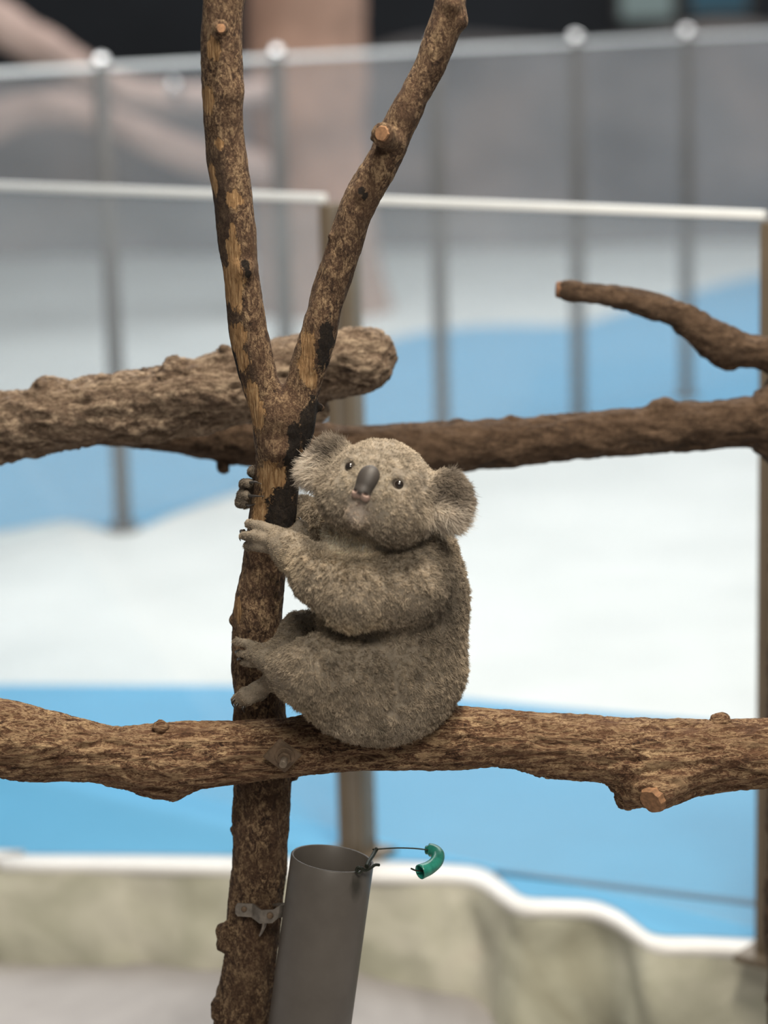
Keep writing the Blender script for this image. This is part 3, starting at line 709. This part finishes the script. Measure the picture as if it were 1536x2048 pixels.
br = empty('pipe_bracket', tuple(at(488, 1820, YT - .042))); tag(br, 'bent steel strap screwed to the trunk and holding the grey pipe', 'bracket')
def strip(name, pts, hw, th, mat, parent):                # [(px_top, py_top, px_bot, py_bot, dy)]
    T_ = [at(a, b, YT + dy) for a, b, c, d, dy in pts]; B_ = [at(c, d, YT + dy) for a, b, c, d, dy in pts]
    V = [tuple(p) for p in T_] + [tuple(p) for p in B_]; n_ = len(pts)
    F = [(i, n_ + i, n_ + i + 1, i + 1) for i in range(n_ - 1)]
    me = bpy.data.meshes.new(name); me.from_pydata(V, [], F)
    o = link(name, me, mat, parent); m_ = o.modifiers.new('thick', 'SOLIDIFY'); m_.thickness = th; m_.offset = 0
    return o
strip('strap', [(471, 1813, 471, 1826, -.046), (475, 1806, 475, 1832, -.047), (505, 1807, 503, 1834, -.048), (508, 1808, 506, 1836, -.050), (523, 1820, 520, 1847, -.066), (547, 1819, 545, 1846, -.072), (560, 1810, 556, 1836, -.075), (575, 1807, 571, 1833, -.072)], 0, 0.0022, MAT['steel'], br)
strip('strap', [(545, 1808, 548, 1812, -.035), (562, 1806, 562, 1811, -.05), (575, 1806, 575, 1812, -.055)], 0, 0.002, MAT['steel'], br)
def screw(px, py, dy, r):
    p = at(px, py, YT + dy); link('screw', tube_mesh('screw', [p + (0, .006, 0), p, p + (0, -.0012, 0), p + (0, -.002, 0)], [r, r, r * .9, r * .5], 14), MAT['rust_steel'], br)
screw(488, 1819, -.0495, .0042); screw(540, 1832, -.0735, .0048)
S = spline([at(529, 1838, YT - .062), at(528, 1850, YT - .060), at(524, 1862, YT - .055), at(519, 1872, YT - .052)], 5)
link('hook', tube_mesh('hook', S, np.linspace(0.0042, 0.0012, len(S)), 8), MAT['steel'], br)
#KOALA
# ------------------------------------------------------------------ koala
KY = 3.225
def K(px, py, dy=0.0): return at(px, py, KY + dy)
PX = 1.0 / 1418.0                                            # one photo pixel in metres at the koala
koala = empty('koala', tuple(K(770, 1420))); tag(koala, 'grey-brown furry koala sitting on the log and hugging the forked trunk', 'koala')
h = 0.0029
f = Field(K(440, 1500, 0) + np.array([0, -0.22, -0.02]), K(975, 845, 0) + np.array([0.02, 0.22, 0.03]), h)
def kc(a, b, ra, rb, k=0.02): f.cone(K(*a), K(*b), ra * PX, rb * PX, k)
def ke(c, r, k=0.03, axes=None, op='add'): f.ell(K(*c), np.array(r) * PX, axes, k, op)
# trunk of the body
ke((775, 1342, .01), (132, 138, 122), 0)
kc((798, 1320, .015), (806, 1200, .015), 116, 108, .05)
kc((806, 1200, .015), (800, 1125, .015), 108, 92, .05)
kc((800, 1125, .0), (775, 1045, -.01), 86, 72, .05)          # neck
kc((760, 1120, .0), (728, 1215, .01), 74, 78, .05)           # chest and belly
kc((715, 1075, -.01), (720, 1120, .0), 52, 62, .04)          # cream bib
ke((735, 1405, -.035), (105, 95, 62), .05)                   # rump on the log
# near hind leg
ke((698, 1364, -.075), (108, 64, 92), .022)
ke((645, 1338, -.085), (76, 52, 60), .03)
kc((640, 1345, -.082), (585, 1342, -.058), 50, 40, .025)
kc((600, 1365, -.06), (572, 1352, -.045), 34, 30, .02)
kc((585, 1340, -.052), (535, 1318, -.005), 36, 22, .02)
kc((535, 1318, -.005), (510, 1306, .012), 22, 17, .014)
for a, b, c_ in (((520, 1298, .010), (498, 1288, .016), (474, 1282, .030)), ((518, 1312, .006), (498, 1308, .012), (480, 1307, .028)), ((520, 1324, .006), (502, 1326, .014), (488, 1325, .030))):
    kc(a, b, 11, 9, .003); kc(b, c_, 9, 7.5, .002)
# near arm
kc((818, 1176, -.070), (705, 1192, -.098), 68, 58, .022)
kc((705, 1192, -.098), (640, 1156, -.070), 58, 45, .022)
kc((640, 1156, -.070), (578, 1098, -.018), 45, 30, .02)
kc((578, 1098, -.018), (556, 1084, .004), 31, 25, .02)
ke((556, 1082, .008), (26, 18, 24), .010)
for a, b, c_ in (((552, 1064, .008), (522, 1053, .014), (497, 1047, .030)), ((545, 1080, .004), (510, 1073, .008), (487, 1071, .030)), ((548, 1096, .006), (515, 1092, .012), (495, 1090, .032)), ((575, 1076, -.008), (594, 1062, .004), (600, 1046, .016)), ((585, 1086, -.008), (604, 1068, .010), (606, 1050, .030))):
    kc(a, b, 13, 11.5, .003); kc(b, c_, 11.5, 9, .002)
# far arm, passing behind the trunk
kc((740, 1080, .055), (650, 1055, .085), 58, 46, .03)
kc((650, 1055, .085), (600, 1030, .140), 44, 30, .02)
kc((600, 1030, .140), (545, 1000, .178), 28, 22, .02)
kc((545, 1000, .178), (515, 990, .172), 22, 16, .012)
for a, b, c_, d_ in (((520, 972, .172), (495, 968, .150), (488, 968, .112), (498, 967, .078)), ((518, 990, .172), (490, 990, .150), (484, 990, .108), (494, 991, .074)), ((520, 1004, .170), (490, 1006, .148), (480, 1006, .110), (490, 1007, .080)), ((550, 985, .180), (520, 950, .165), (506, 944, .130), (508, 942, .100))):
    kc(a, b, 13, 11, .006); kc(b, c_, 11, 10.5, .004); kc(c_, d_, 10.5, 9, .004)
# far hind leg
kc((700, 1330, .075), (602, 1268, .035), 55, 36, .03)
kc((602, 1266, .035), (560, 1312, .012), 37, 27, .02)
kc((560, 1312, .012), (556, 1355, .006), 27, 22, .014)
kc((556, 1358, .006), (515, 1378, .020), 20, 16, .012)
for a, b, c_ in (((515, 1376, .020), (488, 1384, .020), (468, 1398, .032)), ((515, 1382, .022), (490, 1392, .020), (474, 1406, .028)), ((525, 1388, .020), (500, 1400, .020), (486, 1410, .030))):
    kc(a, b, 12, 9, .006); kc(b, c_, 9, 7, .004)
# head frame: rolled and turned a little to the picture's left
ro_, ya_ = math.radians(20), math.radians(16)
ex = math.cos(ro_) * CR - math.sin(ro_) * CU; eu = math.sin(ro_) * CR + math.cos(ro_) * CU; ef = -_F
hx = math.cos(ya_) * ex + math.sin(ya_) * ef; hf = math.cos(ya_) * ef - math.sin(ya_) * ex
pi_ = math.radians(4); hu = math.cos(pi_) * eu - math.sin(pi_) * hf; hf = math.cos(pi_) * hf + math.sin(pi_) * eu
HA = np.stack([hx, hu, hf]); HC = K(764, 978, -.045)
def H(x, u_, v_): return HC + x * hx + u_ * hu + v_ * hf
def he(c, r, k=.02, op='add', axes=None): f.ell(H(*c), r, HA if axes is None else axes, k, op)
he((0, .002, 0), (.068, .064, .066), .03)
he((0, -.018, .012), (.066, .043, .058), .03)
for s_ in (-1, 1):
    he((s_ * .037, -.030, .022), (.033, .032, .038), .022)
    he((s_ * .030, .016, .040), (.022, .012, .016), .02)              # brow
he((0, -.008, .054), (.026, .034, .026), .022)                        # muzzle
he((0, -.0475, .060), (.0175, .015, .018), .006)                        # chin
he((0, -.0345, .082), (.017, .0018, .009), .002, 'sub')               # mouth line
for s_ in (-1, 1):
    a = math.radians(24) * s_                                          # ears: broad shells turned outward
    ax_ = np.stack([math.cos(a) * hx - math.sin(a) * hf, hu, math.sin(a) * hx + math.cos(a) * hf])
    eo = -.010 if s_ < 0 else -.001
    he((s_ * .080, .020 + eo, -.010), (.030, .033, .020), .018, 'add', ax_)
    he((s_ * .094, .016 + eo, -.008), (.024, .031, .016), .012, 'add', ax_)
    he((s_ * .090, .014 + eo, .014), (.019, .024, .014), .008, 'sub', ax_)
    he((s_ * .036, .0085, .062), (.0085, .0075, .008), .006, 'sub')   # eye sockets
# rest on log and trunk instead of cutting through them
for i in range(len(C_LOG) - 1):
    f.cone(C_LOG[i], C_LOG[i + 1], R_LOG[i] * 0.97, R_LOG[i + 1] * 0.97, .004, 'sub')
for i in range(len(Cm) - 1):
    f.cone(Cm[i], Cm[i + 1], Rm[i] * 0.96, Rm[i + 1] * 0.96, .002, 'sub')
V, F = f.mesh(); V = relax(V, F, 2, 0.5)
# keep the largest piece
adj = np.arange(len(V))
while True:
    m_ = adj[F].min(1); new = adj.copy()
    for k_ in range(4): np.minimum.at(new, F[:, k_], m_)
    new = new[new]
    if (new == adj).all(): break
    adj = new
ids, cn = np.unique(adj, return_counts=True); keep = adj == ids[cn.argmax()]
mp = np.cumsum(keep) - 1; F = mp[F[keep[F[:, 0]]]]; V = V[keep]
Nn = normals_of(V, F)
def surf(x, u_):                                            # front surface of the head at local (x, u)
    q_ = H(x, u_, 0)
    d_ = V - q_; t_ = d_ @ hf; lat = np.linalg.norm(d_ - t_[:, None] * hf, axis=1)
    c_ = np.where((lat < .006) & (t_ > 0.02)); return float(np.max(t_[c_]))
def gw(px, py, dy, r): return np.exp(-((np.linalg.norm((V - K(px, py, dy)) * np.array([1, .45, 1]), axis=1) / (r * PX)) ** 2))
L3 = (V - HC) @ HA.T                                         # head-local coordinates of every vertex
rl = np.linalg.norm(L3 / np.array([1.0, 1.0, 1.0]), axis=1)
ear = np.clip((np.abs(L3[:, 0]) - .062) / .012, 0, 1) * np.clip((L3[:, 1] + .030) / .01, 0, 1) * np.clip((.085 - np.abs(L3[:, 1] - .01)) / .02, 0, 1) * (np.abs(L3[:, 2]) < .05)
head = np.clip((.092 - rl) / .018, 0, 1); head = np.maximum(head, ear)
body_c = np.array([0.365, 0.308, 0.237])
col = np.tile(body_c, (len(V), 1))
def tint(wt, c_):
    global col
    wt = np.clip(wt, 0, 1)[:, None]; col = col * (1 - wt) + np.array(c_) * wt
cream = (0.56, 0.47, 0.34); greyd = (0.115, 0.098, 0.080); pale = (0.60, 0.53, 0.44)
tint(.7 * gw(885, 1210, -.05, 55), greyd)
tint(1.3 * gw(690, 1078, -.05, 42) * (V[:, 2] < K(690, 1058)[2]), cream); tint(1.1 * gw(730, 1092, -.05, 30), cream)
tint(1.0 * gw(655, 1246, -.11, 22), cream); tint(1.0 * gw(700, 1256, -.12, 20), cream); tint(.9 * gw(745, 1250, -.12, 20), cream); tint(.6 * gw(605, 1200, -.07, 24), cream); tint(.5 * gw(575, 1140, -.05, 40), cream); tint(.6 * gw(650, 1245, -.02, 40), cream)
tint(.75 * gw(598, 1415, -.06, 40), cream); tint(.4 * gw(690, 1468, -.08, 40), pale); tint(.35 * gw(800, 1455, -.06, 45), pale)
tint(.5 * gw(520, 1305, .0, 40), (.36, .30, .22)); tint(.4 * gw(530, 1075, .0, 40), (.34, .28, .21))
tint(gw(495, 985, .12, 40), (.12, .10, .082))   # far hand fingers darker than the near hand
tint(head * .9 * (1 - np.clip(gw(690, 1085, -.05, 40) * 1.5, 0, 1)), (0.41, 0.355, 0.285))
def hg(x, u_, v_, r): return np.exp(-(((L3[:, 0] - x) ** 2 + (L3[:, 1] - u_) ** 2 + (L3[:, 2] - v_) ** 2) / r ** 2))
for s_ in (-1, 1):
    tint(.6 * hg(s_ * .022, .004, .075, .016), (.44, .38, .29))       # pale bridge and cheeks next to the nose
    tint(.5 * hg(s_ * .030, -.022, .07, .014), (.50, .44, .35))
    tint(.95 * hg(s_ * .104, .000, .004, .022), (.66, .60, .53))
    tint(.8 * hg(s_ * .092, -.018, .004, .018), (.62, .56, .48))
tint(.75 * ear * np.clip((L3[:, 1] - .004) / .02, 0, 1), (.175, .148, .122))
tint(.35 * hg(0, .060, .02, .04), (.44, .38, .30))
tint(1.5 * hg(0, -.048, .076, .015), (.64, .54, .45)); tint(.8 * hg(0, -.060, .055, .018), (.50, .42, .33))
tint(.8 * hg(0, -.0345, .074, .0035), (.16, .09, .075))
bd = (V - K(698, 1086, -.045)) / np.array([.046, .042, .026])
bib = np.exp(-((bd ** 2).sum(1)) ** 2) * np.clip((.052 - L3[:, 2] * (L3[:, 1] > -.066)) / .012, 0, 1)
tint(1.3 * bib, (.80, .70, .56))
mott = fbm(V * 60, 3); col *= (1 + 0.30 * mott)[:, None]
# fur length and lie
ln_ = np.full(len(V), .0078)
def setlen(wt, l_):
    global ln_
    wt = np.clip(wt, 0, 1); ln_ = ln_ * (1 - wt) + l_ * wt
setlen(head, .0058); setlen(hg(0, -.01, .08, .035) * 1.3, .0035); setlen(ear, .017)
for s_ in (-1, 1): setlen(hg(s_ * .106, -.010, 0, .026) * 1.2, .027)
setlen(hg(.100, -.022, 0, .02) * 1.2, .032)
for c_, r_ in (((520, 1305, .01), 50), ((535, 1075, .01), 50), ((495, 985, .12), 60), ((500, 1390, .02), 55), ((595, 1060, .01), 22)): setlen(gw(*c_, r_) * 1.8, .0038)
for px, py in ((762, 1302), (778, 1322), (788, 1345), (793, 1370), (797, 1395), (710, 1306), (722, 1310)): setlen(.8 * gw(px, py, -.12, 12), .004)
setlen(hg(0, -.047, .075, .018) * 1.4, .004)
setlen(gw(590, 1262, .03, 55), .006); setlen(gw(700, 1090, -.04, 50) * (1 - head), .015)
flow = np.tile(np.array([0.35, 0.0, -0.9]), (len(V), 1))
nose_p = H(0, -.005, .07); away = V - nose_p; away /= np.linalg.norm(away, axis=1)[:, None] + 1e-9
flow = flow * (1 - head[:, None]) + (away + np.array([0, 0, -.15])) * head[:, None]
out = (L3 * np.array([1, 1, 0])) @ HA; out /= np.linalg.norm(out, axis=1)[:, None] + 1e-9
flow = flow * (1 - ear[:, None]) + (out + np.array([0, 0, -.35])) * ear[:, None]
limb_w = np.clip((620 - (768 + (V - CAM) @ CR / ((V - CAM) @ _F) * FPX)) / 60, 0, 1)[:, None]
flow = flow * (1 - limb_w) + np.array([-0.7, .1, -.25]) * limb_w
fold = np.zeros(len(V))
for path, wd, dp in (([(742, 1290), (765, 1300), (782, 1322), (793, 1350), (796, 1380), (806, 1408)], 9, .008), ([(729, 1288), (720, 1302), (711, 1320)], 6, .007), ([(742, 1302), (735, 1316), (728, 1332)], 6, .006), ([(757, 1310), (752, 1326)], 5, .005), ([(790, 1400), (778, 1430)], 7, .004)):
    S_ = spline([K(x, y, -.11) for x, y in path], 8)
    dm = np.min(np.hypot(V[:, None, 0] - S_[None, :, 0], V[:, None, 2] - S_[None, :, 2]), axis=1)
    fold = np.maximum(fold, np.exp(-(dm / (wd * PX)) ** 2) * dp * (V[:, 1] < KY - .05))
V = V + Nn * (np.clip(ln_ - .005, 0, .004) * .8 * (1 - ear) - fold)[:, None]
ln_ *= 1 - .75 * np.clip(fold / .008, 0, 1)
V = relax(V, F, 1, .3); Nn = normals_of(V, F)
me = np_mesh('body', V, F); cattr(me, 'col', col * 0.6)
q = N('koala_skin'); c0 = q.attr('col', 'Color'); q.bump(q.noise(q.co(), 350, 5), 0.5, .003)
body = link('body', me, q.base(c0, 0.9, 0, 0.1), koala)
# fur: strands grown from the body surface
T = np.concatenate([F[:, [0, 1, 2]], F[:, [0, 2, 3]]])
tri = V[T]; ar = np.linalg.norm(np.cross(tri[:, 1] - tri[:, 0], tri[:, 2] - tri[:, 0]), axis=1)
dens = np.ones(len(V)); dens += 0.8 * head + .4 * ear; dens = dens[T].mean(1)
pr = ar * dens; pr /= pr.sum(); NS = 520000
ti = rng.choice(len(T), NS, p=pr); bw = rng.dirichlet((1, 1, 1), NS)
def itp(A): 
    A = A[T[ti]]; return (A * bw[..., None]).sum(1) if A.ndim == 3 else (A * bw).sum(1)
P0 = itp(V); NN = itp(Nn); NN /= np.linalg.norm(NN, axis=1)[:, None]
CO = itp(col); LN = itp(ln_); FL = itp(flow); LW = itp(np.maximum.reduce([limb_w[:, 0], ear * .8, head * .85]))
LP = (P0 - HC) @ HA.T
ok = np.ones(NS, bool)
EYES = []
for s_ in (-1, 1):
    ev = surf(s_ * .036, .0085); EYES.append((s_, ev))
    ok &= ((LP[:, 0] - s_ * .036) / .0102) ** 2 + ((LP[:, 1] - .0085) / .0085) ** 2 + (LP[:, 2] < .03) * 9 > 1
nose_w = np.where(LP[:, 1] > -.012, .0135, .0125)
ok &= (LP[:, 0] / nose_w) ** 2 + ((LP[:, 1] + .008) / .0245) ** 2 + (LP[:, 2] < .03) * 9 > 1
P0, NN, CO, LN, FL, LP, LW = [a[ok] for a in (P0, NN, CO, LN, FL, LP, LW)]; NS = len(P0)
FL = FL - NN * (FL * NN).sum(1)[:, None]; FL /= np.linalg.norm(FL, axis=1)[:, None] + 1e-9
LW = np.clip(LW, 0, 1)[:, None]; up = 1 - .6 * LW
cl = (vec_noise(P0 * 150) + 0.7 * vec_noise(P0 * 300)) * up
cl2 = vec_noise(P0 * 28)
jit = rng.normal(size=(NS, 3)) * 0.16
d0 = 0.65 * NN * up + 0.45 * FL + 0.75 * cl + 0.35 * cl2 + jit; d0 /= np.linalg.norm(d0, axis=1)[:, None]
d1 = 0.20 * NN * up + 0.80 * FL + 1.30 * cl + 0.45 * cl2 + jit * 1.5; d1 /= np.linalg.norm(d1, axis=1)[:, None]
tuft = 0.80 + 0.75 * fbm(P0 * 150 + 5, 2) * (1 - .6 * LW[:, 0]); LN = LN * np.clip(tuft, .35, 1.3) * rng.uniform(.7, 1.15, NS)
npt = 5; PT = np.zeros((NS, npt, 3)); cur = P0 - NN * .0008
PT[:, 0] = cur
for k_ in range(1, npt):
    t_ = k_ / (npt - 1); d_ = d0 * (1 - t_) + d1 * t_; d_ /= np.linalg.norm(d_, axis=1)[:, None]
    inw = np.minimum((d_ * NN).sum(1) - 0.12, 0); d_ = d_ - NN * inw[:, None]
    cur = cur + d_ * (LN / (npt - 1))[:, None]; PT[:, k_] = cur
CO = CO * rng.uniform(.5, 1.5, NS)[:, None] * np.clip(1 + .3 * fbm(P0 * 130 + 61, 2) * (1 - .5 * LW[:, 0]), .5, 1.5)[:, None]
hc = bpy.data.hair_curves.new('fur'); hc.add_curves([npt] * NS)
hc.attributes['position'].data.foreach_set('vector', PT.astype(np.float32).ravel())
ra = hc.attributes.get('radius') or hc.attributes.new('radius', 'FLOAT', 'POINT')
rad = np.tile(np.array([1.0, 1.0, .85,   .6, .2]) * .00024, NS).astype(np.float32); ra.data.foreach_set('value', rad)
ca_ = hc.attributes.new('col', 'FLOAT_COLOR', 'CURVE'); cc = np.ones((NS, 4), np.float32); cc[:, :3] = np.clip(CO, 0, .9); ca_.data.foreach_set('color', cc.ravel())
q = N('koala_fur'); q.t.nodes.remove(q.b); c0 = q.attr('col', 'Color'); hi_ = q.n('ShaderNodeHairInfo')
tipf = q.ramp(hi_.outputs['Intercept'], [(0.0, (.85, .85, .85)), (.5, (.95, .95, .95)), (1.0, (1.2, 1.17, 1.12))])
cm = q.mix(1.0, c0, tipf, 'MULTIPLY')
df = q.n('ShaderNodeBsdfDiffuse'); q.l(cm, df.inputs[0]); tl = q.n('ShaderNodeBsdfTranslucent'); q.l(cm, tl.inputs[0])
ms = q.n('ShaderNodeMixShader'); ms.inputs[0].default_value = .3; q.l(df.outputs[0], ms.inputs[1]); q.l(tl.outputs[0], ms.inputs[2]); q.l(ms.outputs[0], q.out.inputs[0])
fur = link('fur', hc, q.m, koala); fur['kind'] = 'stuff'
# eyes
m_eye = N('eye_brown'); m_eye = m_eye.base((0.012, 0.008, 0.006), 0.04, 0, 0.9)
m_lid = plain('eyelid_skin', (.11, .085, .065), .6)
for s_, ev in EYES:
    c_ = H(s_ * .036, .0085, ev - .0028)
    bm = bmesh.new(); bmesh.ops.create_uvsphere(bm, u_segments=24, v_segments=16, radius=.0072, matrix=Matrix.Translation(c_))
    e_ = link('eye', bm_mesh('eye', bm, True), m_eye, koala)
    nrm = hf + s_ * .35 * hx; nrm /= np.linalg.norm(nrm); a_ = np.cross(hu, nrm); a_ /= np.linalg.norm(a_); b_ = np.cross(nrm, a_)
    ring = [c_ + nrm * .0030 + .0068 * math.cos(t_) * a_ + .0058 * math.sin(t_) * b_ for t_ in np.linspace(0, 2 * math.pi, 29)]
    link('eyelid', tube_mesh('eyelid', ring, .0013, 8, False), m_lid, e_)
# nose
nv = surf(0, -.006)
g = Field(H(0, -.008, nv) - .04, H(0, -.008, nv) + .04, .0011)
def ne(c_, r_, k_=.006, op='add'): g.ell(H(*c_), r_, HA, k_, op)
ne((0, .005, nv - .005), (.0142, .0140, .0095), 0)
ne((0, -.009, nv - .002), (.0128, .0165, .0100), .010)
ne((0, -.020, nv + .001), (.0100, .0080, .0085), .006)
for s_ in (-1, 1):
    ne((s_ * .0075, -.0245, nv - .001), (.0058, .0058, .0070), .004)
    ne((s_ * .0082, -.0215, nv + .0065), (.0032, .0016, .004), .0015, 'sub')
ne((0, -.029, nv + .008), (.0009, .006, .005), .0015, 'sub')
V2, F2 = g.mesh(); V2 = relax(V2, F2, 1)
l2 = (V2 - HC) @ HA.T
me = np_mesh('nose', V2, F2)
t_ = np.clip((-.0195 - l2[:, 1] - .0035 * (np.abs(l2[:, 0]) < .0035)) / .003, 0, 1)
cn_ = np.array([.047, .040, .035]) * (1 - t_[:, None]) + np.array([.31, .215, .175]) * t_[:, None]
cattr(me, 'col', cn_)
q = N('nose_leather'); q.bump(q.noise(q.co(), 900, 3), .25, .001)
link('nose', me, q.base(q.attr('col', 'Color'), .5, 0, .4), koala)
# claws
m_claw = plain('dark_claw', (.035, .028, .022), .35)
def claw(pts, r=4.0):
    S_ = spline([K(*p) for p in pts], 5); link('claw', tube_mesh('claw', S_, np.linspace(r, .6, len(S_)) * PX, 8), m_claw, koala)
for pts in ([(496, 966, .082), (510, 964, .060), (523, 968, .050)], [(492, 991, .078), (510, 992, .058), (528, 993, .050)], [(488, 1007, .084), (500, 1010, .066), (511, 1008, .056)],
            [(498, 1048, .030), (491, 1045, .036), (490, 1051, .044)], [(488, 1062, .032), (481, 1062, .040), (481, 1068, .050)], [(487, 1074, .032), (480, 1076, .042), (481, 1082, .052)],
            [(600, 1049, .014), (600, 1038, .022), (595, 1034, .034)], [(606, 1052, .030), (606, 1043, .038), (602, 1040, .048)],
            [(477, 1282, .027), (468, 1280, .036), (468, 1286, .046)], [(480, 1302, .026), (472, 1303, .034), (472, 1308, .044)], [(484, 1315, .026), (476, 1318, .034), (476, 1322, .044)],
            [(470, 1398, .026), (464, 1404, .022), (468, 1416, .024)], [(476, 1406, .024), (472, 1414, .020), (476, 1424, .024)], [(488, 1410, .026), (486, 1418, .022), (489, 1426, .028)]):
    claw(pts)
